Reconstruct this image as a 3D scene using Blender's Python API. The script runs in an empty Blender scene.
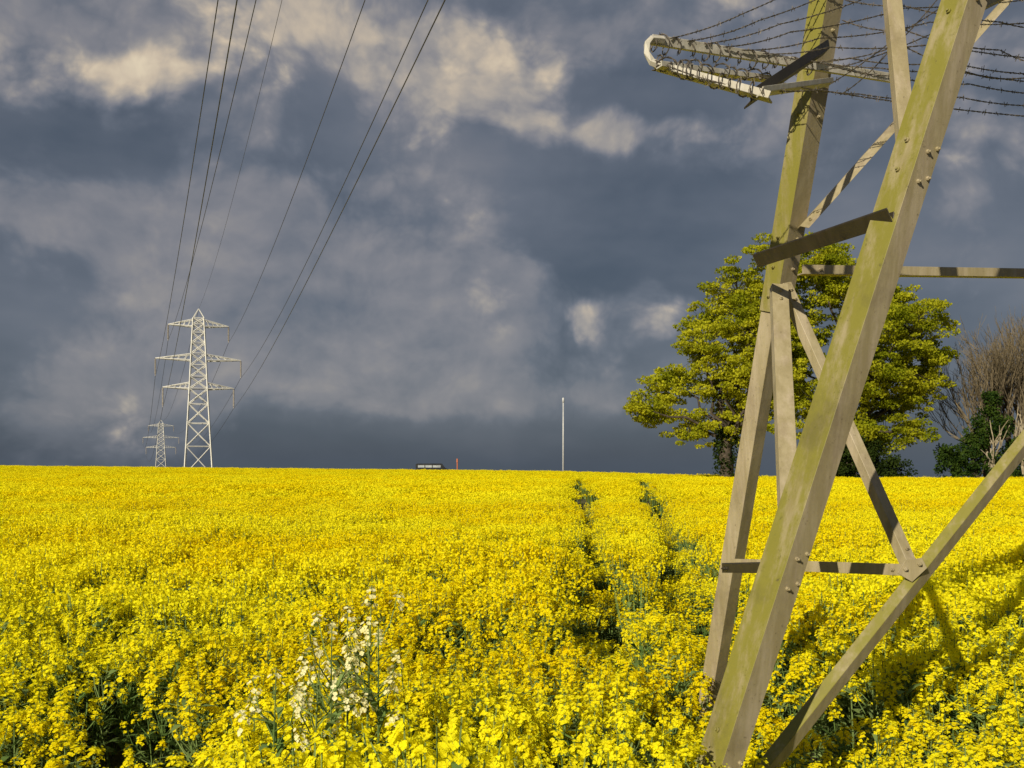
import bpy, math, random
import numpy as np
from mathutils import Vector, Matrix
R = math.radians
random.seed(7); rng = np.random.default_rng(7)
scene = bpy.context.scene
scene.view_settings.view_transform = 'Standard'
scene.view_settings.look = 'None'
scene.view_settings.exposure = 0
COL = scene.collection

# ------------------------------------------------------------ camera
EYE = 2.2
cd = bpy.data.cameras.new("camera"); cam = bpy.data.objects.new("camera", cd); COL.objects.link(cam)
cam.location = (0, 0, EYE); cam.rotation_euler = (R(90), 0, 0)
cd.sensor_width = 36; cd.lens = 35.156; cd.shift_y = 82/1024.0
cd.clip_start = 0.05; cd.clip_end = 20000
scene.camera = cam

# ------------------------------------------------------------ node helpers
def new_mat(name):
    m = bpy.data.materials.new(name); m.use_nodes = True
    nt = m.node_tree; nt.nodes.clear()
    return m, nt
def nd(nt, typ, **kw):
    n = nt.nodes.new(typ)
    for k, v in kw.items(): setattr(n, k, v)
    return n
def setin(nt, sock, v):
    if isinstance(v, bpy.types.NodeSocket): nt.links.new(v, sock)
    else: sock.default_value = v
def mth(nt, op, a, b=None, c=None, clamp=False):
    n = nd(nt, 'ShaderNodeMath', operation=op, use_clamp=clamp)
    setin(nt, n.inputs[0], a)
    if b is not None: setin(nt, n.inputs[1], b)
    if c is not None: setin(nt, n.inputs[2], c)
    return n.outputs[0]
def vm(nt, op, a, b=None, out=0):
    n = nd(nt, 'ShaderNodeVectorMath', operation=op)
    setin(nt, n.inputs[0], a)
    if b is not None: setin(nt, n.inputs[1], b)
    return n.outputs[out]
def noise(nt, vec, scale, detail=4, rough=0.5, dist=0, out='Fac', dim='3D'):
    n = nd(nt, 'ShaderNodeTexNoise', noise_dimensions=dim)
    if vec is not None: nt.links.new(vec, n.inputs['Vector'])
    n.inputs['Scale'].default_value = scale; n.inputs['Detail'].default_value = detail
    n.inputs['Roughness'].default_value = rough; n.inputs['Distortion'].default_value = dist
    return n.outputs[out]
def ramp(nt, fac, stops):
    n = nd(nt, 'ShaderNodeValToRGB'); e = n.color_ramp.elements
    while len(e) > 1: e.remove(e[-1])
    e[0].position = stops[0][0]; e[0].color = (*stops[0][1], 1)
    for p, c in stops[1:]:
        x = e.new(p); x.color = (*c, 1)
    setin(nt, n.inputs[0], fac)
    return n.outputs[0]
def mixc(nt, f, a, b):
    n = nd(nt, 'ShaderNodeMix', data_type='RGBA')
    setin(nt, n.inputs['Factor'], f)
    ia = n.inputs[6]; ib = n.inputs[7]
    setin(nt, ia, a if isinstance(a, bpy.types.NodeSocket) else (*a, 1))
    setin(nt, ib, b if isinstance(b, bpy.types.NodeSocket) else (*b, 1))
    return n.outputs[2]
def mrange(nt, v, a, b, c=0., d=1., smooth=True):
    n = nd(nt, 'ShaderNodeMapRange', interpolation_type='SMOOTHSTEP' if smooth else 'LINEAR')
    setin(nt, n.inputs[0], v)
    for i, q in enumerate((a, b, c, d)): n.inputs[i+1].default_value = q
    return n.outputs[0]

def leafy_mat(name, c1, c2, transl=0.35, rough=0.5, nscale=0.6, c3=None):
    m, nt = new_mat(name)
    geo = nd(nt, 'ShaderNodeNewGeometry'); oi = nd(nt, 'ShaderNodeObjectInfo')
    f = noise(nt, geo.outputs['Position'], nscale, 1, 0.6)
    f = mth(nt, 'ADD', mrange(nt, f, .3, .7), mth(nt, 'MULTIPLY', mth(nt, 'SUBTRACT', geo.outputs['Random Per Island'], .5), .6), clamp=True)
    f = mth(nt, 'ADD', f, mth(nt, 'MULTIPLY', mth(nt, 'SUBTRACT', oi.outputs['Random'], .5), .3), clamp=True)
    col = mixc(nt, f, c1, c2)
    p = nd(nt, 'ShaderNodeBsdfDiffuse'); nt.links.new(col, p.inputs['Color'])
    t = nd(nt, 'ShaderNodeBsdfTranslucent'); nt.links.new(col, t.inputs[0])
    mx = nd(nt, 'ShaderNodeMixShader'); mx.inputs[0].default_value = transl
    nt.links.new(p.outputs[0], mx.inputs[1]); nt.links.new(t.outputs[0], mx.inputs[2])
    o = nd(nt, 'ShaderNodeOutputMaterial'); nt.links.new(mx.outputs[0], o.inputs[0])
    return m
def solid_mat(name, c1, c2, rough=.6, nscale=3., metal=0., bump=.0, stretch=(1,1,1)):
    m, nt = new_mat(name)
    tc = nd(nt, 'ShaderNodeTexCoord')
    v = vm(nt, 'MULTIPLY', tc.outputs['Object'], stretch)
    f = noise(nt, v, nscale, 6, .65)
    p = nd(nt, 'ShaderNodeBsdfPrincipled')
    nt.links.new(mixc(nt, mrange(nt, f, .35, .65), c1, c2), p.inputs['Base Color'])
    p.inputs['Roughness'].default_value = rough; p.inputs['Metallic'].default_value = metal
    if bump:
        b = nd(nt, 'ShaderNodeBump'); b.inputs['Strength'].default_value = bump
        b.inputs['Distance'].default_value = .05
        nt.links.new(f, b.inputs['Height']); nt.links.new(b.outputs[0], p.inputs['Normal'])
    o = nd(nt, 'ShaderNodeOutputMaterial'); nt.links.new(p.outputs[0], o.inputs[0])
    return m
def steel_mat(name, base, pale, lichen, lich_amt, dark):
    m, nt = new_mat(name)
    geo = nd(nt, 'ShaderNodeNewGeometry'); pos = geo.outputs['Position']
    n1 = noise(nt, pos, 2.2, 6, .7)
    n2 = noise(nt, vm(nt, 'MULTIPLY', pos, (14, 14, 1.6)), 1.0, 6, .7)
    n3 = noise(nt, pos, 38, 5, .75)
    n4 = noise(nt, vm(nt, 'MULTIPLY', pos, (9, 9, 1.1)), 1.3, 5, .65)
    c = mixc(nt, mrange(nt, n2, .35, .65), base, pale)
    c = mixc(nt, mth(nt, 'MULTIPLY', mrange(nt, mth(nt, 'ADD', mth(nt,'MULTIPLY',n4,.8), mth(nt,'MULTIPLY',n3,.2)), .36, .56), lich_amt), c, lichen)
    c = mixc(nt, mth(nt, 'MULTIPLY', mrange(nt, n1, .50, .72), .45), c, dark)
    c = mixc(nt, mth(nt, 'MULTIPLY', mrange(nt, n3, .60, .70), .65), c, dark)
    p = nd(nt, 'ShaderNodeBsdfPrincipled'); nt.links.new(c, p.inputs['Base Color'])
    p.inputs['Roughness'].default_value = .55; p.inputs['Metallic'].default_value = .0
    b = nd(nt, 'ShaderNodeBump'); b.inputs['Strength'].default_value = .25; b.inputs['Distance'].default_value = .003
    nt.links.new(n3, b.inputs['Height']); nt.links.new(b.outputs[0], p.inputs['Normal'])
    o = nd(nt, 'ShaderNodeOutputMaterial'); nt.links.new(p.outputs[0], o.inputs[0])
    return m

M_petal = leafy_mat("rape_petal", (.93, .77, .005), (.98, .91, .018), .40, .5, .35)
M_bud = leafy_mat("rape_bud", (.55, .56, .02), (.74, .72, .02), .2)
M_stem = leafy_mat("rape_stem", (.12, .20, .05), (.24, .32, .11), .25, .5, 2.)
M_under = leafy_mat("rape_understory", (.08, .11, .014), (.20, .20, .02), .2, .7, .5)
M_white = leafy_mat("cream_petal", (.88, .82, .36), (.93, .90, .58), .3)
M_oak = leafy_mat("young_oak_leaf", (.24, .28, .012), (.58, .57, .03), .50, .5, .35)
M_ivy = leafy_mat("ivy_leaf", (.014, .025, .006), (.04, .06, .012), .1, .5, .8)
M_ever = leafy_mat("evergreen_leaf", (.015, .035, .008), (.06, .10, .016), .2, .5, .8)
M_bark = solid_mat("bark", (.035, .026, .018), (.09, .07, .05), .9, 4., bump=.5)
M_twig = solid_mat("bare_twig", (.09, .07, .042), (.19, .15, .09), .9, 2.)
M_pale = solid_mat("pale_bark", (.42, .36, .26), (.24, .20, .13), .8, 3.)
M_steelG = steel_mat("lichen_steel", (.25, .21, .09), (.34, .29, .16), (.21, .195, .026), .95, (.085, .07, .035))
M_steel = steel_mat("weathered_steel", (.30, .245, .16), (.42, .355, .25), (.25, .22, .07), .35, (.11, .08, .05))
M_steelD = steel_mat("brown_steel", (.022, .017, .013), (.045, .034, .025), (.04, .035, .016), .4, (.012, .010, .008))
M_steelW = steel_mat("pale_galvanised", (.50, .47, .42), (.66, .64, .60), (.34, .31, .18), .35, (.14, .12, .10))
M_barb = solid_mat("barbed_wire_metal", (.08, .07, .06), (.20, .17, .14), .6, 30.)
M_farsteel = solid_mat("galvanised_lattice", (.60, .59, .55), (.74, .73, .68), .55, .5)
M_ins = solid_mat("insulator_porcelain", (.30, .27, .24), (.45, .42, .38), .3, 5.)
M_wire = solid_mat("aluminium_conductor", (.06, .06, .065), (.09, .09, .095), .5, 1.)
M_mast = solid_mat("grey_white_mast", (.45, .46, .47), (.55, .56, .57), .4, 2.)
M_veh = solid_mat("dark_vehicle_paint", (.02, .022, .028), (.03, .032, .04), .3, 1.)
M_glass = solid_mat("vehicle_window", (.35, .38, .42), (.45, .48, .5), .1, 1.)
M_tyre = solid_mat("tyre_rubber", (.015, .015, .015), (.03, .03, .03), .9, 8.)
M_orange = solid_mat("orange_paint", (.45, .13, .06), (.5, .16, .08), .5, 4.)

# ------------------------------------------------------------ mesh helpers
class MB:
    def __init__(s): s.v = []; s.f = []; s.m = []; s.n = 0
    def add(s, verts, faces, mat=0):
        verts = np.asarray(verts, float).reshape(-1, 3)
        s.v.append(verts)
        for k, fc in enumerate(faces):
            s.f.append([int(i)+s.n for i in fc]); s.m.append(mat[k] if isinstance(mat, (list, tuple)) else mat)
        s.n += len(verts)
    def quads(s, verts, mat=0):          # verts (n,4,3)
        verts = np.asarray(verts, float); n = len(verts)
        idx = (np.arange(n*4).reshape(n, 4)+s.n).tolist()
        s.v.append(verts.reshape(-1, 3)); s.f.extend(idx); s.m.extend([mat]*n); s.n += n*4
    def tube(s, pts, radii, sides=6, mat=0, cap=True):
        pts = [Vector(p) for p in pts]; k = len(pts); V = []
        up = Vector((0, 0, 1))
        for i, p in enumerate(pts):
            d = (pts[min(i+1, k-1)]-pts[max(i-1, 0)])
            d = d.normalized() if d.length > 1e-9 else Vector((0,0,1))
            a = d.cross(up) if abs(d.z) < .95 else d.cross(Vector((1, 0, 0)))
            a.normalize(); b = d.cross(a)
            r = radii[i] if hasattr(radii, '__len__') else radii
            for j in range(sides):
                t = 2*math.pi*j/sides
                V.append(p+a*(r*math.cos(t))+b*(r*math.sin(t)))
        F = []
        for i in range(k-1):
            for j in range(sides):
                j2 = (j+1) % sides
                F.append((i*sides+j, i*sides+j2, (i+1)*sides+j2, (i+1)*sides+j))
        if cap:
            F.append(tuple(range(sides))[::-1]); F.append(tuple(range((k-1)*sides, k*sides)))
        s.add([tuple(v) for v in V], F, mat)
    def box(s, c, size, mat=0, M=None):
        c = Vector(c); V = []
        for x in (-.5, .5):
            for y in (-.5, .5):
                for z in (-.5, .5):
                    q = Vector((x*size[0], y*size[1], z*size[2]))
                    if M: q = M @ q
                    V.append(tuple(c+q))
        s.add(V, [(0, 1, 3, 2), (4, 6, 7, 5), (0, 4, 5, 1), (2, 3, 7, 6), (0, 2, 6, 4), (1, 5, 7, 3)], mat)
    def lbeam(s, p0, p1, dA, dB, a=.15, b=.15, t=.012, mat=0, two=False):
        p0 = Vector(p0); p1 = Vector(p1); ax = (p1-p0).normalized()
        A = Vector(dA); A = (A-ax*A.dot(ax)).normalized()
        B = Vector(dB); B = (B-ax*B.dot(ax)).normalized()
        sec = [Vector((0, 0, 0)), A*a, A*a+B*t, A*t+B*t, A*t+B*b, B*b]
        V = [tuple(p0+q) for q in sec]+[tuple(p1+q) for q in sec]
        F = [(i, (i+1) % 6, (i+1) % 6+6, i+6) for i in range(6)]
        F += [(0, 3, 2, 1), (0, 5, 4, 3), (6, 7, 8, 9), (6, 9, 10, 11)]
        s.add(V, F, [0, 0, 0, 1, 1, 1, 0, 1, 0, 1] if two else mat)
        return A, B, ax
    def bolt(s, p, n, r=.014, h=.014, mat=0):
        p = Vector(p); n = Vector(n).normalized()
        s.tube([p-n*.002, p+n*h], r, 6, mat)
        s.tube([p+n*h, p+n*(h+.008)], r*.55, 6, mat)
    def mesh(s, name, mats, smooth=False):
        me = bpy.data.meshes.new(name)
        V = np.concatenate(s.v) if s.v else np.zeros((0, 3))
        me.from_pydata(V.tolist(), [], s.f)
        for m in mats: me.materials.append(m)
        me.polygons.foreach_set('material_index', s.m)
        if smooth: me.polygons.foreach_set('use_smooth', [True]*len(s.f))
        me.update()
        return me
def obj(name, mb, mats, origin=(0, 0, 0), parent=None, label=None, category=None, kind=None, group=None, smooth=False, bevel=0):
    me = mb.mesh(name, mats, smooth) if isinstance(mb, MB) else mb
    o = bpy.data.objects.new(name, me); COL.objects.link(o); o.location = origin
    if parent: o.parent = parent
    for k, v in (('label', label), ('category', category), ('kind', kind), ('group', group)):
        if v: o[k] = v
    if bevel:
        md = o.modifiers.new("bevel", 'BEVEL'); md.width = bevel; md.segments = 1; md.limit_method = 'ANGLE'
    return o
def empty(name, loc, label, category, group=None):
    o = bpy.data.objects.new(name, None); COL.objects.link(o); o.location = loc
    o['label'] = label; o['category'] = category
    if group: o['group'] = group
    return o
def sstep(a, b, x):
    t = np.clip((np.asarray(x, float)-a)/(b-a), 0, 1); return t*t*(3-2*t)

# ------------------------------------------------------------ terrain
def crest(x): return 210-115*sstep(5, 32, x)
def gz(x, y):
    x = np.asarray(x, float); y = np.asarray(y, float)
    z = -0.0095*np.clip(x, -120, 90)*sstep(10, 190, y)
    z = z - 0.02*np.maximum(y-crest(x), 0)
    z = z + .05*np.sin(x*.31+1)*np.sin(y*.23)*sstep(4, 15, y)
    return z
xs = np.unique(np.concatenate([-np.geomspace(60, 5000, 16), np.arange(-60, 61, 2.0), np.geomspace(60, 5000, 16)]))
ys = np.unique(np.concatenate([-np.geomspace(10, 3000, 10), np.arange(-10, 60, 1.5), np.arange(60, 260, 4.), np.geomspace(260, 9000, 20)]))
X, Y = np.meshgrid(xs, ys); Z = gz(X, Y)
g = MB(); nx = len(xs)
F = [(j*nx+i, j*nx+i+1, (j+1)*nx+i+1, (j+1)*nx+i) for j in range(len(ys)-1) for i in range(nx-1)]
g.add(np.stack([X, Y, Z], -1).reshape(-1, 3), F)
M_soil = solid_mat("soil_and_grass", (.05, .055, .018), (.10, .08, .04), .95, 1.5, bump=.6)
obj("ground", g, [M_soil], kind="structure", label="gently rolling farmland soil under the crop", category="ground", smooth=True)

# ------------------------------------------------------------ rape crop
def kites(P, N, L, W, open_=.25):
    n = len(P); N = N/np.linalg.norm(N, axis=1, keepdims=True)
    r = rng.normal(size=(n, 3)); A = np.cross(N, r); A /= np.linalg.norm(A, axis=1, keepdims=True); B = np.cross(N, A)
    out = []
    L = L[:, None]; W = W[:, None]
    for k in range(4):
        t = (A, B, -A, -B)[k]; s_ = (B, -A, -B, A)[k]
        j = rng.uniform(.8, 1.15, (n, 1))
        out.append(np.stack([P, P+t*L*.62*j+s_*W+N*L*open_, P+t*L*j+N*L*open_*.8, P+t*L*.62*j-s_*W+N*L*open_], 1))
    return np.concatenate(out)
def randquads(P, size):
    n = len(P); a = rng.normal(size=(n, 3)); a /= np.linalg.norm(a, axis=1, keepdims=True)
    r = rng.normal(size=(n, 3)); b = np.cross(a, r); b /= np.linalg.norm(b, axis=1, keepdims=True)
    s = (np.asarray(size)*np.ones(n))[:, None]
    a = a*s; b = b*s*.8
    return np.stack([P-a*.5, P+b*.5, P+a*.5, P-b*.5], 1)
def raceme(mb, T, ax, nf, L, pm=0, bm=1, lng=.085, rad=.030):
    t = rng.uniform(0, 1, nf)**.8
    ang = rng.uniform(0, 2*math.pi, nf)
    rr = rad*(1-.55*t)*rng.uniform(.6, 1.15, nf)
    ax = np.array(ax)/np.linalg.norm(ax)
    u = np.cross(ax, [.3, .9, .1]); u /= np.linalg.norm(u); v = np.cross(ax, u)
    rd = np.cos(ang)[:, None]*u+np.sin(ang)[:, None]*v
    P = np.array(T)-ax*lng*(1-t)[:, None]+rd*rr[:, None]
    N = rd*(.9-.5*t)[:, None]+ax*(.35+.6*t)[:, None]
    mb.quads(kites(P, N, L*rng.uniform(.8, 1.15, nf), .50*L*np.ones(nf)), pm)
    nb = max(3, nf//4)
    Pb = np.array(T)+ax*.012+rng.normal(size=(nb, 3))*.007
    mb.quads(randquads(Pb, L*.75), bm)
def leaf(mb, p, d, ln, w, mat):
    d = np.array(d, float); d /= np.linalg.norm(d); s_ = np.cross(d, [0, 0, 1.]); s_ /= (np.linalg.norm(s_)+1e-9)
    p = np.array(p); m1 = p+d*ln*.5+np.array([0, 0, .12*ln]); tip = p+d*ln-np.array([0, 0, .18*ln])
    mb.quads([[p, m1+s_*w, tip, m1-s_*w]], mat)
def plant0(nr=6, nf=20, spread=.16, L=.0105, mats=(0, 1, 2), h=1.2, low=.55, mb=None, mbs=None, thick=1., rad=.034, nl=14):
    mb = mb or MB(); mbs = mbs or mb
    lean = rng.normal(size=2)*.05
    top = np.array([lean[0], lean[1], h])
    mid = np.array([lean[0]*.5, lean[1]*.5, h*.5])
    mbs.tube([(0, 0, 0), mid, top], [.007*thick, .006*thick, .002*thick], 4, mats[2], cap=False)
    tips = [(top, [lean[0]*.5, lean[1]*.5, 1])]
    for i in range(nr-1):
        a = rng.uniform(0, 2*math.pi); s0 = rng.uniform(low, .85)
        b0 = np.array([lean[0]*s0, lean[1]*s0, h*s0])
        ln = rng.uniform(.5, 1)*spread; tz = h*rng.uniform(.78, 1.0)
        e = b0+np.array([math.cos(a)*ln, math.sin(a)*ln, 0]); e[2] = max(tz, b0[2]+.06)
        m_ = (b0+e)/2+np.array([math.cos(a), math.sin(a), 0])*ln*.2
        mbs.tube([b0, m_, e], [.004*thick, .003*thick, .002*thick], 3, mats[2], cap=False)
        tips.append((e, [math.cos(a)*.25, math.sin(a)*.25, 1]))
    for T, ax in tips:
        raceme(mb, T, ax, int(nf*rng.uniform(.7, 1.3)), L, mats[0], mats[1], rad=rad)
        for k in range(5):
            a = rng.uniform(0, 6.28); q = np.array(T)-np.array([0, 0, rng.uniform(.09, .2)])
            leaf(mbs, q, [math.cos(a), math.sin(a), .8], .04, .0022, mats[2])
    for k in range(nl):
        a = rng.uniform(0, 6.28); z = h*rng.uniform(.2, .88)
        leaf(mbs, [lean[0]*z, lean[1]*z, z], [math.cos(a), math.sin(a), rng.uniform(.2, 1.)], rng.uniform(.08, .2), rng.uniform(.010, .024), mats[2])
    return mb
def plant1():
    mb = MB()
    for i in range(11):
        a = rng.uniform(0, 6.28); r = .21*math.sqrt(rng.uniform()); h = 1.2*rng.uniform(.84, 1.01)
        T = np.array([r*math.cos(a), r*math.sin(a), h])
        m = 22
        t = rng.uniform(0, 1, m); ang = rng.uniform(0, 6.28, m); rr = .046*(1-.5*t)
        P = T+np.stack([np.cos(ang)*rr, np.sin(ang)*rr, -.12*(1-t)], 1)
        mb.quads(randquads(P, .031), 0)
        mb.quads(randquads(P[:2]+[0, 0, .02], .02), 1)
        mb.tube([(r*.3*math.cos(a), r*.3*math.sin(a), .1), T-np.array([0, 0, .05])], [.006, .003], 3, 2, cap=False)
        for k in range(3):
            z = h*rng.uniform(.35, .85); a2 = rng.uniform(0, 6.28)
            leaf(mb, [T[0]*.7, T[1]*.7, z], [math.cos(a2), math.sin(a2), rng.uniform(.2, 1)], .14, .02, 2)
    return mb
def plant2():
    mb = MB()
    for i in range(48):
        T = np.array([rng.uniform(-.55, .55), rng.uniform(-.55, .55), 1.2*rng.uniform(.84, 1.03)])
        P = T+rng.normal(size=(12, 3))*[.038, .038, .045]-[0, 0, .04]
        mb.quads(randquads(P, .058), 0)
    for i in range(36):
        x, y = rng.uniform(-.55, .55, 2); h = rng.uniform(.8, 1.0)
        a = rng.uniform(0, 3.14); w = .05
        dx, dy = math.cos(a)*w, math.sin(a)*w
        mb.quads([[(x-dx, y-dy, .0), (x+dx, y+dy, 0), (x+dx*.3, y+dy*.3, h), (x-dx*.3, y-dy*.3, h)]], 2 if i % 2 else 3)
    return mb
src = bpy.data.collections.new("crop_sources")
mats4 = [M_petal, M_bud, M_stem, M_under]
k = 0
for fn, cnt in ((lambda: plant0(int(rng.integers(7, 11)), 22, L=.0120, nl=20), 7), (plant1, 5), (plant2, 5)):
    for i in range(cnt):
        me = fn().mesh("rape_plant_%02d" % k, mats4); o = bpy.data.objects.new("rape_plant_%02d" % k, me)
        src.objects.link(o); k += 1

L1 = np.array([(2.5, .52), (4.27, .63), (5.6, .70), (7, .72), (9.6, .86), (18.5, 1.46), (83, 5.6), (210, 13.5)])
L2 = np.array([(2.5, .95), (4.2, 1.15), (6.5, 1.36), (9.6, 1.72), (17, 2.75), (47, 6.5), (210, 25)])
def lown(x, y, s, ph):
    return (np.sin(x*s+ph)+np.sin(y*s*1.3+ph*2.1)+np.sin((x*.7+y*.9)*s*1.7+ph*.7)+np.sin((x*.8-y*.6)*s*2.3+ph*1.9))/4
pts = []; rot = []; scl = []; idx = []
def scatter(y0, y1, dens, i0, i1, sxy, tram, mul=1.):
    area = .65*(y1*y1-y0*y0)+2.0*(y1-y0)
    n = int(area*dens)
    y = np.sqrt(rng.uniform(y0*y0, y1*y1, n)) if y1 > 8 else rng.uniform(y0, y1, n)
    w = .65*y+1.0
    x = rng.uniform(-1, 1, n)*w
    if y1 <= 8:
        keep = rng.uniform(0, .65*y1+1, n) < w
        x, y = x[keep], y[keep]
    wob = 1+.18*np.sin(y*1.7)+.10*np.sin(y*3.9+1)
    d1 = np.abs(x-np.interp(y, L1[:, 0], L1[:, 1])); d2 = np.abs(x-np.interp(y, L2[:, 0], L2[:, 1]))
    w1 = tram*wob*(1+.3*np.exp(-((y-6.4)/1.1)**2)); w2 = tram*wob*(1.1+.5*np.exp(-((y-11)/3.)**2))
    q = np.minimum(d1/w1, d2/w2); td = np.minimum(d1, d2)
    intram = (q < rng.uniform(.85, 1.15, len(x))) & (y > 5.6)
    near_t = y < 9
    kp_t = np.where(near_t, .72, np.where(q < .6, .32, .65)) if y1 < 31 else np.where(q < .7, .0, .35)
    keep = (~intram | (rng.uniform(size=len(x)) < kp_t)) & (y < crest(x)-1.5)
    x, y, intram, td, q = x[keep], y[keep], intram[keep], td[keep], q[keep]
    hh = 1+.09*lown(x, y, 1.1, 1.3)+.09*lown(x, y, .33, 4.)+rng.normal(size=len(x))*.035
    dip = np.where(y < 9, .20+.20*sstep(5.6, 9, y), np.where(q < .7, .44, .28))
    hh = np.where(intram, hh-dip*rng.uniform(.75, 1.2, len(x)), hh)
    hh -= .05*((td < .6) & (y > 6))
    px = x/y
    thin = sstep(3.2, 3.8, y)*(1-sstep(4.8, 6.6, y))
    side = np.clip(sstep(.20, .38, -px)+sstep(.10, .24, px)+.04, 0, 1)
    hh -= .22*thin*side
    hh -= .18*np.exp(-((y-9.1-.4*np.sin(x*1.3))/.42)**2)*(px < .08)
    hh -= .16*np.exp(-((y-13.5-.3*x*.2)/.8)**2)*(px < .1)
    hh -= .08*np.exp(-((y-6.9-.25*np.sin(x*2.1))/.3)**2)
    hh += (1-sstep(2.5, 3.4, y))*(.02+.36*np.exp(-((px+.09)/.19)**2))
    kp = (rng.uniform(size=len(x)) > .40*thin*side) & ~((y < 4.0) & (px > .15) & (px < .36))
    x, y, hh = x[kp], y[kp], hh[kp]; n = len(x)
    pts.append(np.stack([x, y, gz(x, y)], 1))
    rot.append(np.stack([rng.normal(size=n)*.07, rng.normal(size=n)*.07, rng.uniform(0, 6.28, n)], 1))
    s = sxy*rng.uniform(.85, 1.2, n)
    scl.append(np.stack([s, s, hh*mul], 1)); idx.append(rng.integers(i0, i1, n))
scatter(2.0, 8.0, 48, 0, 7, 1.08, .22)
scatter(8.0, 30, 19, 7, 12, 1.1, .36)
scatter(30, 90, 1.7, 12, 17, 1.0, .95)
scatter(90, 212, .8, 12, 17, 1.5, .2, .97)
pts = np.concatenate(pts); rot = np.concatenate(rot); scl = np.concatenate(scl); idx = np.concatenate(idx)
me = bpy.data.meshes.new("rapeseed_crop"); me.vertices.add(len(pts)); me.vertices.foreach_set('co', pts.ravel())
for nme, arr in (('rot', rot), ('scl', scl)):
    a = me.attributes.new(nme, 'FLOAT_VECTOR', 'POINT'); a.data.foreach_set('vector', arr.astype(np.float32).ravel())
a = me.attributes.new('idx', 'INT', 'POINT'); a.data.foreach_set('value', idx.astype(np.int32))
me.update()
crop = bpy.data.objects.new("rapeseed_crop", me); COL.objects.link(crop)
crop['kind'] = "stuff"; crop['label'] = "yellow flowering rapeseed crop covering the whole field"; crop['category'] = "crop"
ng = bpy.data.node_groups.new("crop_instances", 'GeometryNodeTree')
ng.interface.new_socket("Geometry", in_out='INPUT', socket_type='NodeSocketGeometry')
ng.interface.new_socket("Geometry", in_out='OUTPUT', socket_type='NodeSocketGeometry')
gi = ng.nodes.new('NodeGroupInput'); go = ng.nodes.new('NodeGroupOutput')
ci = ng.nodes.new('GeometryNodeCollectionInfo'); ci.inputs['Collection'].default_value = src
ci.inputs['Separate Children'].default_value = True; ci.inputs['Reset Children'].default_value = True
iop = ng.nodes.new('GeometryNodeInstanceOnPoints'); iop.inputs['Pick Instance'].default_value = True
def na(nm, t):
    n = ng.nodes.new('GeometryNodeInputNamedAttribute'); n.data_type = t; n.inputs['Name'].default_value = nm
    return [o for o in n.outputs if o.enabled and o.name == 'Attribute'][0]
ng.links.new(gi.outputs[0], iop.inputs['Points']); ng.links.new(ci.outputs[0], iop.inputs['Instance'])
ng.links.new(na('rot', 'FLOAT_VECTOR'), iop.inputs['Rotation']); ng.links.new(na('scl', 'FLOAT_VECTOR'), iop.inputs['Scale'])
ng.links.new(na('idx', 'INT'), iop.inputs['Instance Index']); ng.links.new(iop.outputs[0], go.inputs[0])
md = crop.modifiers.new("crop", 'NODES'); md.node_group = ng

# ------------------------------------------------------------ cream flowering plants
for (x, y, h, nr) in ((-.60, 3.9, 1.74, 9), (-.70, 3.8, 1.60, 9), (-.82, 3.85, 1.50, 8), (-.52, 3.9, 1.60, 8), (-.96, 3.9, 1.42, 7), (-.66, 4.0, 1.64, 8)):
    fl = MB(); st = MB()
    plant0(nr, 12, .15, .0122, (0, 1, 0), h, .74, fl, st, nl=20)
    z = float(gz(x, y))
    o = obj("flowering_plant", st, [M_stem], (x, y, z), label="tall cream-white flowering brassica standing among yellow rape", category="plant", group="cream-white plants among the rape")
    obj("blossom", fl, [M_white, M_bud], (0, 0, 0), parent=o)

# ------------------------------------------------------------ near pylon (foot of a lattice tower)
GRP = "pylons carrying the overhead line"
B0 = Vector((.45, 4.0, 0.0))
near = empty("electricity_pylon", B0, "weathered lichen-stained steel lattice pylon foot rising from the crop", "pylon", GRP)
def FL(z): return Vector((1.222+.325*(z-2.2), 3.97+.012*z, z))
def GL(z): return Vector((1.143+.104*(z-.59)+.02, 6.0-.254*(z-.59), z))
def W(px, py, d):      # image pixel and chosen depth from camera -> world coordinates (metres)
    return Vector(((px-512)/1000*d, d, EYE+(466-py)/1000*d))
def npart(name, mb, mats=None, parent=None, bevel=.0015, **kw):
    return obj(name, mb, mats or [M_steel], (0, 0, 0), parent=parent or near, bevel=bevel, **kw)
def rel(p): return Vector(p)-B0
mb = MB()
A, B, ax = mb.lbeam(rel(FL(-.2)), rel(FL(8.5)), (-.46, .88, 0), (.88, .46, 0), .150, .110, .012, two=True)
nA = -(B-A*B.dot(A)).normalized(); nB = -(A-B*A.dot(B)).normalized()
for z in (1.0, 1.12, 3.40, 3.52, 4.05):
    mb.bolt(rel(FL(z))+A*.08, nA, .011, .01)
for z in (1.72, 1.84, 3.36, 3.48, 4.10, 1.0):
    for u in (.045, .09): mb.bolt(rel(FL(z+(.03 if u > .06 else 0)))+B*u, nB, .010, .010, 1)
npart("leg", mb, [M_steelG, M_steel], label="corner leg with yellow-green lichen streaks")
mb = MB()
A, B, ax = mb.lbeam(rel(GL(-.2)), rel(GL(3.35)), (-.62, .78, 0), (.75, .66, 0), .095, .100, .012, two=True)
npart("leg", mb, [M_steel, M_steel])
mb = MB()
off = Vector((-.004, -.017, 0))
A, B, ax = mb.lbeam(rel(GL(3.02)+off), rel(GL(8.0)+off), (-.60, .80, 0), (.80, .60, 0), .108, .132, .013, two=True)
nA = -(B-A*B.dot(A)).normalized(); nB = -(A-B*A.dot(B)).normalized()
for z in (3.1, 3.25, 3.4, 4.0, 4.4):
    mb.bolt(rel(GL(z)+off)+A*.06, nA, .010, .01); mb.bolt(rel(GL(z)+off)+B*.08, nB, .010, .010, 1)
npart("leg", mb, [M_steelG, M_steel], label="lapped upper leg section with green lichen")
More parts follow.
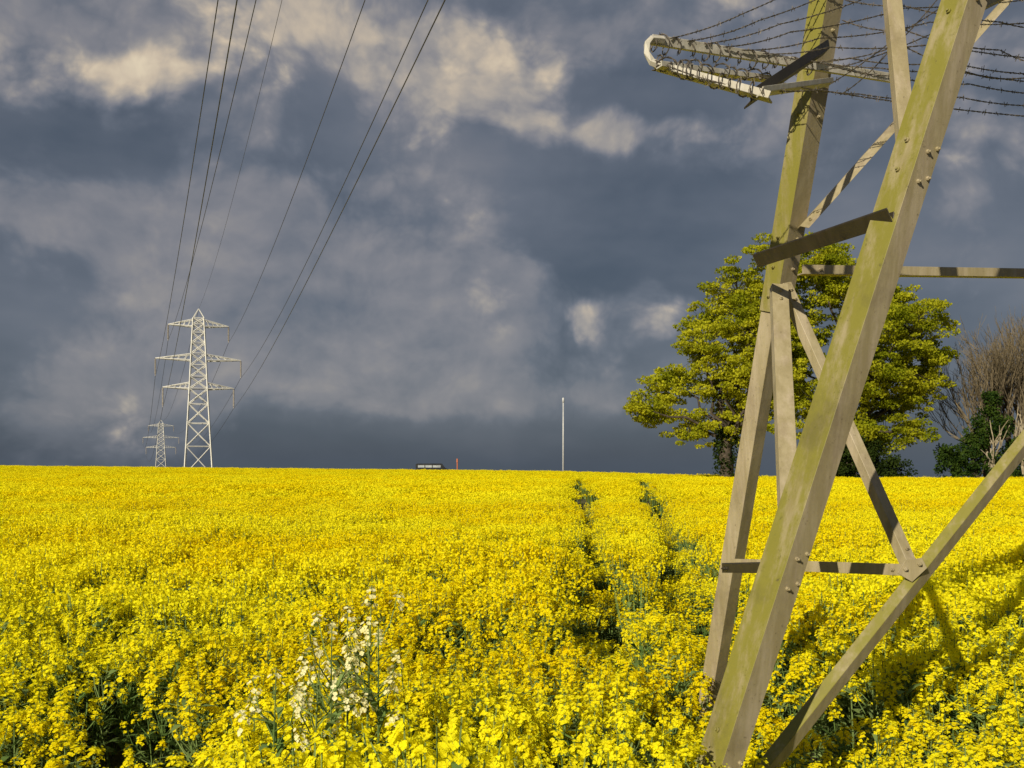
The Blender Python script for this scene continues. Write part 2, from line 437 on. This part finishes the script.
def brace(p0, p1, a, b, dA, dB, mat=None, t=.008, name="brace", bolts=True, two=None, **kw):
    mb = MB(); p0 = rel(p0); p1 = rel(p1)
    A, B, ax = mb.lbeam(p0, p1, dA, dB, a, b, t, two=bool(two))
    if bolts:
        n = -(B-A*B.dot(A)).normalized()
        for s_ in (.05, .11):
            mb.bolt(p0+ax*s_+A*a*.5, n, .010, .009); mb.bolt(p1-ax*s_+A*a*.5, n, .010, .009)
    return npart(name, mb, two or [mat or M_steel], **kw)
J1 = W(914, 572, 4.72)
brace(W(618, 958, 4.12), W(1125, 318, 5.2), .052, .070, (-.55, .62, .45), (.62, .62, -.50), t=.010, two=[M_steelG, M_steel])
brace(GL(1.62)+Vector((-.03, -.08, 0)), J1+Vector((0, 0, -.02)), .055, .06, (0, 0, 1), (0, 1, 0))
brace(W(783, 283, 5.33), J1+Vector((0, .03, 0)), .050, .050, (.85, .35, .5), (-.5, .9, 0))
brace(W(772, 283, 5.28), W(783, 560, 4.35), .085, .05, (1, 0, 0), (0, 1, 0))
brace(W(758, 268, 5.10), FL(3.17)+Vector((.0, .02, 0)), .050, .070, (0, .3, 1), (0, -1, .45), M_steelD, label="dark brown rail")  # rail in the near-black brown steel colour
brace(W(803, 274, 5.3), W(1180, 279, 6.2), .050, .05, (0, 0, 1), (0, 1, 0))
brace(W(800, 226, 5.25), W(1060, -64, 5.5), .065, .05, (.75, 0, .7), (0, 1, 0))
brace(W(872, -160, 5.0), W(905, 190, 4.2), .070, .05, (1, 0, 0), (0, 1, 0))
brace(W(975, 12, 4.3), W(1060, -30, 4.8), .05, .05, (0, 0, 1), (0, 1, 0))
brace(W(722, 573, 5.55), W(790, 574, 4.4), .05, .05, (0, 0, 1), (0, 1, 0), M_steelD, label="dark brown stub rail")  # short piece, same near-black brown base colour
def plate(pts, n, bolts, th=.008):
    mb = MB(); n = Vector(n).normalized(); P = [rel(p) for p in pts]
    k = len(P); V = [tuple(p-n*th/2) for p in P]+[tuple(p+n*th/2) for p in P]
    F = [tuple(range(k))[::-1], tuple(range(k, 2*k))]+[(i, (i+1) % k, (i+1) % k+k, i+k) for i in range(k)]
    mb.add(V, F)
    for b in bolts: mb.bolt(rel(b)-n*th/2, -n, .011, .011)
    npart("gusset_plate", mb, [M_steel])
d = 4.69
plate([W(897, 573, d), W(905, 560, d), W(922, 558, d), W(927, 568, d), W(912, 582, d)], (0, 1, 0), [W(905, 569, d), W(919, 564, d)])

# anti-climbing guard
gm = MB()
T0 = W(652, 44, 4.55); T1_ = W(905, 84, 5.25)
gm.lbeam(rel(T0), rel(T1_), (0, -.35, 1), (0, 1, .3), .042, .05, .008)
gm.lbeam(rel(W(652, 66, 4.50)), rel(W(768, 98, 4.15)), (0, 0, 1), (.2, 1, 0), .030, .05, .008)
gm.lbeam(rel(W(764, 92, 4.16)), rel(W(834, 82, 4.9)), (0, 0, 1), (0, 1, 0), .024, .04, .008)
gm.lbeam(rel(W(662, 66, 4.4)), rel(W(772, 80, 4.95)), (0, 0, 1), (0, 1, 0), .024, .035, .007)
gm.tube([rel(W(*q)) for q in ((664, 40, 4.56), (652, 39, 4.54), (647, 44, 4.53), (647, 54, 4.51), (652, 62, 4.50), (662, 66, 4.48))], .018, 4, 0)
guard = obj("climbing_guard", gm, [M_steelW], (0, 0, 0), parent=near, label="pale galvanised outrigger frame wound with barbed wire", bevel=.0015)
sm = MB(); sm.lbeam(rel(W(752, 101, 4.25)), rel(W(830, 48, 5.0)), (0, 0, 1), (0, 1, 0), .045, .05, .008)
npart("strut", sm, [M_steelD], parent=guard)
def barbed(ctrl, sag=.01, direct=None, th_=1.):
    if direct is None:
        pts = []
        P = [rel(c) for c in ctrl]
        for i in range(len(P)-1):
            n = 10
            for j in range(n):
                t = j/n; q = P[i].lerp(P[i+1], t); q.z -= sag*4*t*(1-t); pts.append(q)
        pts.append(P[-1])
    else: pts = direct
    mb = MB(); acc = 0; dense = []
    for i in range(len(pts)-1):
        seg = (pts[i+1]-pts[i]).length; m = max(1, int(seg/.012))
        for j in range(m): dense.append((pts[i].lerp(pts[i+1], j/m), acc+seg*j/m))
        acc += seg
    a = []; b = []
    for q, s_ in dense:
        th = s_*2*math.pi/.06
        o = Vector((0, math.cos(th), math.sin(th)))*.0024
        a.append(q+o); b.append(q-o)
    mb.tube(a, .0020*th_, 3, 0); mb.tube(b, .0020*th_, 3, 0)
    nxt = .03
    for q, s_ in dense:
        if s_ >= nxt:
            nxt += .085+random.uniform(-.02, .02)
            for k in range(2):
                v = Vector((random.gauss(0, .4), random.gauss(0, 1), random.gauss(0, 1))).normalized()*random.uniform(.009, .016)
                w = Vector((.005*(1 if k else -1), 0, 0))
                mb.tube([q-v+w, q+v+w], .0018, 3, 0)
    obj("barbed_wire", mb, [M_barb], (0, 0, 0), parent=guard)
def rail(f, up=0.): 
    p = T0.lerp(T1_, f); return p+Vector((0, -.02, .03+up))
barbs = [[rail(.06), W(742, 14, 4.8), W(850, -40, 5.0)],
         [rail(.12), W(760, 20, 4.9), W(860, -22, 5.0)],
         [rail(.18), W(780, 24, 4.9), W(880, -8, 5.0)],
         [rail(.25), W(790, 32, 4.8), W(905, 8, 4.9), W(1060, -5, 5.0)],
         [rail(.32), W(820, 38, 4.8), W(930, 22, 4.9), W(1060, 20, 5.0)],
         [rail(.40), W(830, 47, 4.6), W(935, 44, 4.5), W(1060, 60, 4.8)],
         [rail(.48), W(850, 58, 4.7), W(950, 62, 4.5), W(1060, 74, 4.8)],
         [rail(.56), W(880, 68, 4.8), W(960, 72, 4.6), W(1060, 84, 4.8)],
         [rail(.64), W(890, 76, 4.8), W(970, 84, 4.6), W(1060, 95, 4.8)],
         [W(655, 60, 4.45), W(735, 86, 4.25), W(820, 90, 4.4), W(1060, 119, 4.7)],
         [W(690, 74, 4.36), W(760, 76, 4.5), W(860, 94, 4.6), W(960, 97, 4.7), W(1060, 105, 4.8)],
         [W(820, 70, 4.95), W(870, 58, 4.8), W(960, 20, 4.6), W(1060, -40, 4.6)],
         [W(840, 95, 4.75), W(890, 50, 4.6), W(960, -30, 4.4)],
         [W(830, 84, 4.85), W(905, 30, 4.6), W(990, -30, 4.4)],
         [W(842, 20, 5.0), W(905, 30, 4.7), W(1000, 50, 4.5), W(1060, 66, 4.5)],
         [W(845, 0, 5.0), W(905, 6, 4.7), W(1000, 22, 4.5), W(1060, 30, 4.5)],
         [W(830, 60, 4.9), W(900, 44, 4.7), W(990, 78, 4.5), W(1060, 70, 4.6)]]
for c in barbs: barbed(c, .008+random.uniform(0, .012))
def coil(p0, p1, r, turns, ph):
    p0 = rel(p0); p1 = rel(p1); ax = (p1-p0).normalized(); u = ax.cross(Vector((0, 0, 1))).normalized(); v = ax.cross(u); out = []
    n = int(turns*14)
    for i in range(n+1):
        t = i/n; th = ph+t*turns*2*math.pi+.9*math.sin(t*17+ph)
        rr = r*(1+.3*math.sin(t*23+ph))
        out.append(p0.lerp(p1, t)+u*rr*math.cos(th)+v*rr*math.sin(th)*.8)
    barbed(None, direct=out, th_=1.5)
coil(T0+Vector((0, .02, .015)), rail(.62)+Vector((0, .03, -.02)), .040, 14, 0)
coil(W(654, 62, 4.48), W(765, 94, 4.17), .034, 11, 1)
coil(W(662, 62, 4.4), W(770, 77, 4.95), .028, 9, 2)

# ------------------------------------------------------------ distant pylons
BW = [(0, 3.5), (12, 2.8), (24.2, 2.15), (32, 1.8), (40.5, 1.35)]
def bw(z): return float(np.interp(z, [b[0] for b in BW], [b[1] for b in BW]))
def stick(mb, p, q, r): mb.tube([p, q], r, 4, 0)
T1 = Vector((-81.5, 260, float(gz(-81.5, 260))))
tw1 = empty("electricity_pylon", T1, "pale galvanised lattice pylon with three pairs of cross arms", "pylon", GRP)
tw1.rotation_euler = (0, 0, R(17))
body = MB()
zt = 40.8
for sx in (-1, 1):
    for sy in (-1, 1):
        body.tube([(sx*bw(z), sy*bw(z), z) for z in (0, 12, 24.2, 32, zt)], .20, 4, 0)
lev = [0, 7.5, 13.5, 18.5, 22.5, 25.6, 28.6, 31.6, 34.4, 37, 39.2, zt]
for a_, b_ in zip(lev[:-1], lev[1:]):
    wa, wb = bw(a_), bw(b_)
    for s_ in (-1, 1):
        stick(body, (-wa, s_*wa, a_), (wb, s_*wb, b_), .12); stick(body, (wa, s_*wa, a_), (-wb, s_*wb, b_), .12)
        stick(body, (s_*wa, -wa, a_), (s_*wb, wb, b_), .12); stick(body, (s_*wa, wa, a_), (s_*wb, -wb, b_), .12)
        stick(body, (-wb, s_*wb, b_), (wb, s_*wb, b_), .10); stick(body, (s_*wb, -wb, b_), (s_*wb, wb, b_), .10)
obj("tower_body", body, [M_farsteel], parent=tw1)
pk = MB()
for sx in (-1, 1):
    for sy in (-1, 1): stick(pk, (sx*1.35, sy*1.35, zt), (0, 0, 43.3), .13)
obj("tower_peak", pk, [M_farsteel], parent=tw1)
ins_pts = {}
for nm, z, hw, rise, insl in (("top", 38.6, 7.5, 1.8, 4.2), ("mid", 29.8, 10.6, 1.6, 4.6), ("low", 22.4, 8.8, 1.6, 5.2)):
    am = MB()
    for s_ in (-1, 1):
        w0, w1 = bw(z), bw(z+rise); tip = (s_*hw, 0, z+.35)
        for sy in (-1, 1):
            stick(am, (s_*w0, sy*w0, z), tip, .16); stick(am, (s_*w1, sy*w1, z+rise), tip, .14)
            for k in range(1, 5):
                f = k/5; g2 = (k-.5)/5
                lo = Vector((s_*w0, sy*w0, z)).lerp(Vector(tip), f); hi = Vector((s_*w1, sy*w1, z+rise)).lerp(Vector(tip), g2)
                stick(am, lo, hi, .07)
        for k in range(5):
            f = k/5
            stick(am, Vector((s_*w0, -w0, z)).lerp(Vector(tip), f), Vector((s_*w0, w0, z)).lerp(Vector(tip), min(1, f+.2)), .07)
    obj("cross_arm", am, [M_farsteel], parent=tw1)
    for s_ in (-1, 1):
        im = MB(); x = s_*hw; P = []; Rr = []
        n = 14
        for k in range(n):
            zz = z+.35-.2-k*(insl-.5)/n
            P += [(x, 0, zz), (x, 0, zz-.14)]; Rr += [.28, .10]
        P.append((x, 0, z+.35-insl)); Rr.append(.1)
        im.tube(P, Rr, 8, 0)
        obj("insulator", im, [M_ins], parent=tw1)
        ins_pts[(nm, s_)] = Vector((x, 0, z+.35-insl))
ins_pts[("peak", 0)] = Vector((0, 0, 43.2))
tw2 = tw1.copy(); COL.objects.link(tw2)
tw2['label'] = "small pale lattice pylon far off across the fields"
T2 = Vector(((161-512)*.72, 720, 0)); T2.z = EYE+46*.72-43.3*.96
tw2.location = T2; tw2.scale = (1.15, 1.15, .96)
for ch in list(tw1.children):
    c = ch.copy(); c.parent = tw2; COL.objects.link(c)
m1 = Matrix.Translation(T1) @ Matrix.Rotation(R(17), 4, 'Z')
m2 = Matrix.Translation(T2) @ Matrix.Rotation(R(17), 4, 'Z') @ Matrix.Diagonal((1.15, 1.15, .96, 1))
spec = {("mid", -1): (218, 62, 36), ("low", -1): (237, 50, 29), ("top", -1): (256, 75, 43), ("peak", 0): (282, 85, 48),
        ("top", 1): (365, 75, 43), ("mid", 1): (428, 62, 36), ("low", 1): (445, 50, 29)}
for key, (px, ym, zn) in spec.items():
    Fp = m1 @ ins_pts[key]
    xm = (px-512)/1000*ym; zm = EYE+.466*ym
    s_ = (xm-Fp.x)/(ym-Fp.y)
    yN = 8.
    yy = np.concatenate([np.linspace(yN, 60, 14), np.linspace(66, Fp.y, 36)])
    xx = Fp.x+s_*(yy-Fp.y)
    a_, b_, c_ = yN, ym, Fp.y
    zz = zn*(yy-b_)*(yy-c_)/((a_-b_)*(a_-c_))+zm*(yy-a_)*(yy-c_)/((b_-a_)*(b_-c_))+Fp.z*(yy-a_)*(yy-b_)/((c_-a_)*(c_-b_))
    r0 = .022 if key[0] == 'peak' else .037
    wm = MB(); org = Fp
    wm.tube([Vector((x, y, z))-org for x, y, z in zip(xx, yy, zz)], r0, 5, 0)
    obj("overhead_wire", wm, [M_wire], tuple(org), label="thin dark sagging power line strung between pylons", category="power line", group="overhead wires", smooth=True)
    E = m2 @ ins_pts[key]; wm = MB(); P = []
    for k in range(25):
        t = k/24; q = Fp.lerp(E, t); q.z -= 9*4*t*(1-t); P.append(q-Fp)
    wm.tube(P, .05, 4, 0)
    obj("overhead_wire", wm, [M_wire], tuple(Fp), label="thin dark sagging power line running to the distant pylon", category="power line", group="overhead wires")

# ------------------------------------------------------------ mast, vehicle, marker post
mx, my = 12.3, 240.; mz = float(gz(mx, my))
mm = MB(); H = 18.6-mz
mm.tube([(0, 0, 0), (0, 0, H*.5), (0, 0, H-1.2)], [.24, .19, .15], 10, 0)
mast = obj("mast", mm, [M_mast], (mx, my, mz), label="slim grey-white telecom mast beyond the crop", category="mast", smooth=True)
an = MB(); an.tube([(0, 0, H-1.2), (0, 0, H-1.15), (0, 0, H-.1), (0, 0, H)], [.15, .26, .26, .12], 10, 0)
obj("antenna", an, [M_mast], parent=mast, smooth=True)
vx, vy = -17.2, 218.; vz = float(gz(vx, vy))
vh = empty("parked_van", (vx, vy, vz), "dark long van parked beyond the crop with pale windows", "van")
zr = 2.75
vb = MB()
prof = [(-3.7, .5), (-3.7, zr-.15), (-3.4, zr), (1.9, zr), (2.7, 1.75), (3.7, 1.45), (3.8, .5)]
V = [(x, -1, z) for x, z in prof]+[(x, 1, z) for x, z in prof]; n = len(prof)
vb.add(V, [tuple(range(n)), tuple(range(n, 2*n))[::-1]]+[(i, i+n, (i+1) % n+n, (i+1) % n) for i in range(n)])
obj("body", vb, [M_veh], parent=vh, bevel=.05)
for x0, x1 in ((-3.2, -1.8), (-1.6, -.2), (0, 1.7)):
    wv = MB(); wv.box(((x0+x1)/2, -1.005, 2.12), (x1-x0, .03, .5)); obj("window", wv, [M_glass], parent=vh)
for wx in (-2.4, 2.5):
    for wy in (-.95, .95):
        wv = MB(); wv.tube([(wx, wy-.12, .38), (wx, wy+.12, .38)], .38, 16, 0); obj("wheel", wv, [M_tyre], parent=vh)
pm = MB(); pz = float(gz(-11.6, 212))
pm.tube([(0, 0, 0), (0, 0, 3.6)], .12, 8, 0); pm.tube([(0, 0, 2.9), (0, 0, 3.65)], [.2, .17], 8, 0)
obj("marker_post", pm, [M_orange], (-11.6, 212, pz), label="orange marker post at the field edge", category="post")

# ------------------------------------------------------------ trees
def limb(mb, p0, p1, r0, r1, wig=.06, n=6, sides=7):
    p0 = Vector(p0); p1 = Vector(p1); L = (p1-p0).length; P = []; Rr = []
    for i in range(n+1):
        t = i/n; q = p0.lerp(p1, t)
        if 0 < i < n: q += Vector((random.gauss(0, 1), random.gauss(0, 1), random.gauss(0, .6)))*wig*L*.5
        P.append(q); Rr.append(r0+(r1-r0)*t)
    mb.tube(P, Rr, sides, 0); return P
def leaves_in(mb, C, rc, n, size, flat=1.):
    v = rng.normal(size=(n, 3)); v /= np.linalg.norm(v, axis=1, keepdims=True)
    rad = rc*rng.uniform(.2, 1., n)**.5
    P = np.array(C)+v*rad[:, None]*[1, 1, flat]
    mb.quads(randquads(P, size*rng.uniform(.6, 1.3, n)), 0)
def oak(x, y, lobes, label):
    z = float(gz(x, y)); tr = MB(); cr = MB()
    hub = Vector((0, 0, 5.0))
    limb(tr, (0, 0, -.3), hub, .75, .55, .02)
    for (dx, h, r) in lobes:
        dy = rng.uniform(-3.0, 3.0); C = Vector((dx, dy, h))
        base = hub+Vector((0, 0, random.uniform(-1, 2)))
        P = limb(tr, base, C, .20, .06, .10)
        m = int(25*(r/2.2)**2)+8
        for k in range(m):
            v = rng.normal(size=3); v /= np.linalg.norm(v)
            c = np.array(C)+v*r*rng.uniform(.30, 1.18)*np.array([1.05, 1, .85])
            limb(tr, C, c, .035, .010, .08, 2, 3)
            rc = rng.uniform(.45, 1.3)
            leaves_in(cr, c, rc, int(110*rc**1.6)+20, .25, .42)
    o = obj("oak_tree", tr, [M_bark], (x, y, z), label=label, category="tree", smooth=True, group="broad oaks at the field edge")
    obj("crown", cr, [M_oak], parent=o)
    iv = MB()
    for k in range(60):
        h = rng.uniform(0, 6.5); a = rng.uniform(0, 6.28)
        leaves_in(iv, (math.cos(a)*.7, math.sin(a)*.7, h), .7, 45, .24)
    obj("ivy", iv, [M_ivy], parent=o, label="dark ivy wrapped around the trunk")
oak(20.6, 96, [(-6.0, 8.0, 2.5), (-3.5, 5.6, 2.1), (-2.5, 13.2, 2.9), (1.0, 18.9, 3.3), (3.1, 12.6, 3.8), (5, 21.3, 3.1), (2.0, 7.4, 3.2), (-8.0, 7.8, 1.2), (-4.8, 10.6, 2.2), (-.7, 9.8, 3.1), (-1.5, 16.4, 2.0), (1.4, 15, 2.8), (6.5, 16, 3.4), (6.5, 9, 3.)],
    "broad oak in yellow-green spring leaf with ivy-clad trunk")
oak(33.0, 98, [(-3.6, 20.7, 3.4), (.2, 18.6, 3.7), (4, 15.6, 3.7), (6.6, 16.2, 2.6), (7.2, 10.5, 2.6), (4, 8.2, 3.4), (.2, 11.2, 3.9), (-3.6, 7.8, 3.3), (-.8, 5.2, 2.5), (-5.5, 13.1, 3.3), (8.0, 13.0, 1.8), (3, 5.2, 2.1), (-1.7, 22.9, 1.9), (5.8, 5.8, 1.8), (-7.5, 18.2, 3.0), (3.6, 19.2, 2.3), (4.2, 11.6, 3.3)],
    "large spreading oak in fresh yellow-green leaf beside another oak")
def bush(name, x, y, lst, mat, label, cat, size=.22, dens=70):
    z = float(gz(x, y)); cr = MB(); tr = MB()
    for (dx, dy, h, r) in lst:
        limb(tr, (0, 0, -.2), (dx, dy, h), .12, .03, .06)
        for k in range(int(12*(r/1.2)**2)+5):
            v = rng.normal(size=3); v /= np.linalg.norm(v); c = np.array([dx, dy, h])+v*r*rng.uniform(.3, 1.)
            c[2] = max(c[2], .2)
            leaves_in(cr, c, .6, dens, size, .8)
    o = obj(name, tr, [M_bark], (x, y, z), label=label, category=cat)
    obj("foliage", cr, [mat], parent=o)
bush("ivy_bush", 33.6, 95, [(-1.5, 0, 2.8, 1.8), (.6, 0, 2.4, 2.1), (2.8, 0, 1.8, 1.7), (-.4, 0, 4.4, 1.4), (-3, 0, 1.7, 1.4)], M_ivy, "dark ivy thicket below the spreading oak", "bush")
bush("evergreen_bush", 44.6, 97, [(-2.0, 0, 2.0, 1.8), (0, 0, 3.0, 2.0), (1.0, 0, 5.6, 1.6), (.3, 1, 4.4, 1.4), (2.6, 0, 2.4, 1.8), (5.0, 0, 1.8, 1.7), (1.6, 0, 7.4, 1.1), (-2.4, 0, 3.6, 1.2), (1.9, 0, 9.0, .8), (4.4, 0, 4, 1.5), (3, 0, 6, 1.3)], M_ever, "dense dark green evergreen bush under bare trees", "bush")
def bare(x, y, H, mat, label, stems=3, r0=.18, depth=5, lean=.14, rmin=.02):
    z = float(gz(x, y)); tr = MB()
    def grow(p, d, L, r, lv):
        q = p+d*L
        limb(tr, p, q, r, r*.62, .06, 3, 5 if lv > 3 else 3)
        if lv == 0: return
        for k in range(3):
            nd_ = (d+Vector((random.gauss(0, .30), random.gauss(0, .30), random.gauss(.22, .22)))).normalized()
            grow(p.lerp(q, random.uniform(.35, 1)), nd_, L*random.uniform(.60, .86), max(r*.6, rmin), lv-1)
    for k in range(stems):
        a = random.uniform(0, 6.28)
        grow(Vector((0, 0, -.2)), Vector((math.cos(a)*lean, math.sin(a)*lean, 1)).normalized(), H*.305, r0, depth)
    return obj("bare_tree", tr, [mat], (x, y, z), label=label, category="tree", group="leafless trees at the field edge")
bare(47.6, 100, 19, M_twig, "leafless brown tree with fine upright twigs above evergreen scrub", 4, .2, 5)
bare(50.8, 101, 21, M_twig, "leafless brown tree with fine upright twigs above evergreen scrub", 4, .2, 5)
bare(54.5, 104, 22, M_twig, "leafless brown tree with fine upright twigs above evergreen scrub", 5, .22, 5)
bare(46.4, 96.5, 13, M_pale, "pale-barked thin bare tree standing in ivy scrub", 2, .19, 2, .05)
bare(49.2, 96, 13, M_pale, "pale-barked thin bare tree standing in ivy scrub", 2, .17, 2, .10)
bare(41.5, 130, 6.5, M_twig, "low distant leafless shrub with purplish twigs", 4, .1, 4, .5)

# ------------------------------------------------------------ light
sun_dir = Vector((-.50, -.80, .0)).normalized()
el = R(25)
sd = Vector((sun_dir.x*math.cos(el), sun_dir.y*math.cos(el), math.sin(el)))
sl = bpy.data.lights.new("sun", 'SUN'); sl.energy = 5.0; sl.angle = R(.5); sl.color = (1.0, .90, .70)
so = bpy.data.objects.new("sun", sl); COL.objects.link(so); so.rotation_euler = sd.to_track_quat('Z', 'Y').to_euler(); so.location = (-20, -40, 30)

# ------------------------------------------------------------ sky
w = bpy.data.worlds.new("World"); scene.world = w; w.use_nodes = True
nt = w.node_tree; nt.nodes.clear()
sky = nd(nt, 'ShaderNodeTexSky', sky_type='NISHITA'); sky.sun_disc = False
sky.sun_elevation = el; sky.sun_rotation = math.atan2(sd.x, sd.y) % (2*math.pi)
tc = nd(nt, 'ShaderNodeTexCoord'); sp = nd(nt, 'ShaderNodeSeparateXYZ'); nt.links.new(tc.outputs['Generated'], sp.inputs[0])
az = mth(nt, 'ARCTAN2', sp.outputs[0], sp.outputs[1])
elv = mth(nt, 'MAXIMUM', mth(nt, 'ARCSINE', sp.outputs[2]), -.01)
cb = nd(nt, 'ShaderNodeCombineXYZ'); nt.links.new(az, cb.inputs[0]); nt.links.new(elv, cb.inputs[1])
P = cb.outputs[0]
def warp(base, scale, amp, det, off):
    n = noise(nt, vm(nt, 'ADD', P, off), scale, det, .5, 0, 'Color', dim='2D')
    d_ = vm(nt, 'MULTIPLY', vm(nt, 'SUBTRACT', n, (.5, .5, .5)), (amp, amp*.8, 0))
    return vm(nt, 'ADD', base, d_)
Wp = warp(P, 6, .05, 1, (5, 2, 0)); Wp = warp(Wp, 26, .012, 2, (3, 1, 0))
def blobs(lst):
    acc = None
    for (px, py, rx, ry, a_) in lst:
        t = (px-512)/1000; A_ = math.atan(t); E_ = math.atan((466-py)/1000*math.cos(A_))
        d_ = vm(nt, 'SUBTRACT', Wp, (A_, E_, 0)); d_ = vm(nt, 'MULTIPLY', d_, (1000/rx, 1000/ry, 0))
        q = vm(nt, 'DOT_PRODUCT', d_, d_, out=1)
        e = mth(nt, 'MULTIPLY', mth(nt, 'EXPONENT', mth(nt, 'MULTIPLY', q, -1.)), a_)
        acc = e if acc is None else mth(nt, 'ADD', acc, e)
    return acc
S = blobs([(30, 66, 130, 28, .62), (160, 78, 80, 22, .52), (400, 40, 130, 50, .78), (490, 92, 76, 42, .80), (606, 136, 44, 22, .95), (270, 20, 90, 40, .55), (545, 130, 40, 20, .45),
           (700, 135, 56, 20, .55), (588, 326, 30, 26, .85), (660, 330, 26, 18, .85), (108, 432, 56, 40, .62), (1000, 130, 70, 34, .65), (985, 50, 80, 36, .5), (720, 2, 60, 16, .7), (640, 372, 50, 12, .40), (500, 312, 50, 34, .40), (400, 250, 80, 30, .28)])
G = blobs([(330, 300, 190, 80, .95), (200, 370, 150, 50, .6), (490, 310, 60, 50, .65), (470, 398, 110, 22, .65), (70, 215, 140, 44, .65), (200, 120, 160, 34, .3), (640, 385, 90, 22, .5),
           (100, 30, 180, 50, .6), (560, 30, 130, 50, .55), (830, 50, 160, 50, .45), (400, 180, 90, 24, .3), (620, 330, 80, 36, .5), (960, 200, 100, 60, .35), (740, 150, 120, 36, .45), (100, 430, 90, 46, .9), (260, 210, 110, 30, .4)])
def vor(vec, scale, det, ro=.5):
    n = nd(nt, 'ShaderNodeTexVoronoi', voronoi_dimensions='2D', feature='F1', normalize=True)
    nt.links.new(vec, n.inputs['Vector']); n.inputs['Scale'].default_value = scale
    n.inputs['Detail'].default_value = det; n.inputs['Roughness'].default_value = ro; n.inputs['Lacunarity'].default_value = 2.1
    return n.outputs['Distance']
def billow(vec):
    q = vm(nt, 'MULTIPLY', vec, (1, 1.2, 1))
    a = noise(nt, q, 9, 7, .52, dim='2D')
    b = mth(nt, 'SUBTRACT', 1., vor(q, 17, 3, .5))
    return mth(nt, 'ADD', mth(nt, 'MULTIPLY', a, .56), mth(nt, 'MULTIPLY', b, .40))
b1 = billow(Wp); b3 = billow(vm(nt, 'ADD', Wp, (.009, -.013, 0)))
n2 = noise(nt, vm(nt, 'MULTIPLY', P, (1, 2.2, 1)), 4.0, 4, .5, dim='2D')
relf = mth(nt, 'SUBTRACT', b1, b3)
nb = mth(nt, 'SUBTRACT', b1, .575)
v = mth(nt, 'ADD', .225, mth(nt, 'MULTIPLY', mth(nt, 'SUBTRACT', n2, .5), .40))
v = mth(nt, 'ADD', v, mth(nt, 'MULTIPLY', mth(nt, 'MINIMUM', elv, .5), .16))
ge = mrange(nt, mth(nt, 'ADD', G, mth(nt, 'MULTIPLY', nb, 1.4)), .20, .60)
v = mth(nt, 'ADD', v, mth(nt, 'MULTIPLY', ge, .165))
se = mrange(nt, mth(nt, 'ADD', S, mth(nt, 'MULTIPLY', nb, 1.9)), .22, .82)
v = mth(nt, 'ADD', v, mth(nt, 'MULTIPLY', se, .32))
v = mth(nt, 'ADD', v, mth(nt, 'MULTIPLY', relf, mth(nt, 'ADD', mth(nt, 'ADD', .10, mth(nt, 'MULTIPLY', ge, .42)), mth(nt, 'MULTIPLY', se, .85))))
low = mrange(nt, elv, .010, .075, 1, 0)
v = mth(nt, 'MULTIPLY', v, mth(nt, 'SUBTRACT', 1., mth(nt, 'MULTIPLY', low, mth(nt, 'SUBTRACT', .42, mth(nt, 'MULTIPLY', se, .38)))), clamp=True)
col = ramp(nt, v, [(0, (.035, .050, .076)), (.15, (.068, .088, .122)), (.30, (.128, .146, .184)), (.45, (.22, .22, .245)), (.60, (.35, .322, .30)), (.80, (.60, .50, .38)), (1., (.80, .68, .49))])
colS = vm(nt, 'MULTIPLY', col, (10, 10, 10))
mx_ = mixc(nt, .95, sky.outputs[0], colS)
bg = nd(nt, 'ShaderNodeBackground'); nt.links.new(mx_, bg.inputs[0]); bg.inputs[1].default_value = .1
wo = nd(nt, 'ShaderNodeOutputWorld'); nt.links.new(bg.outputs[0], wo.inputs[0])
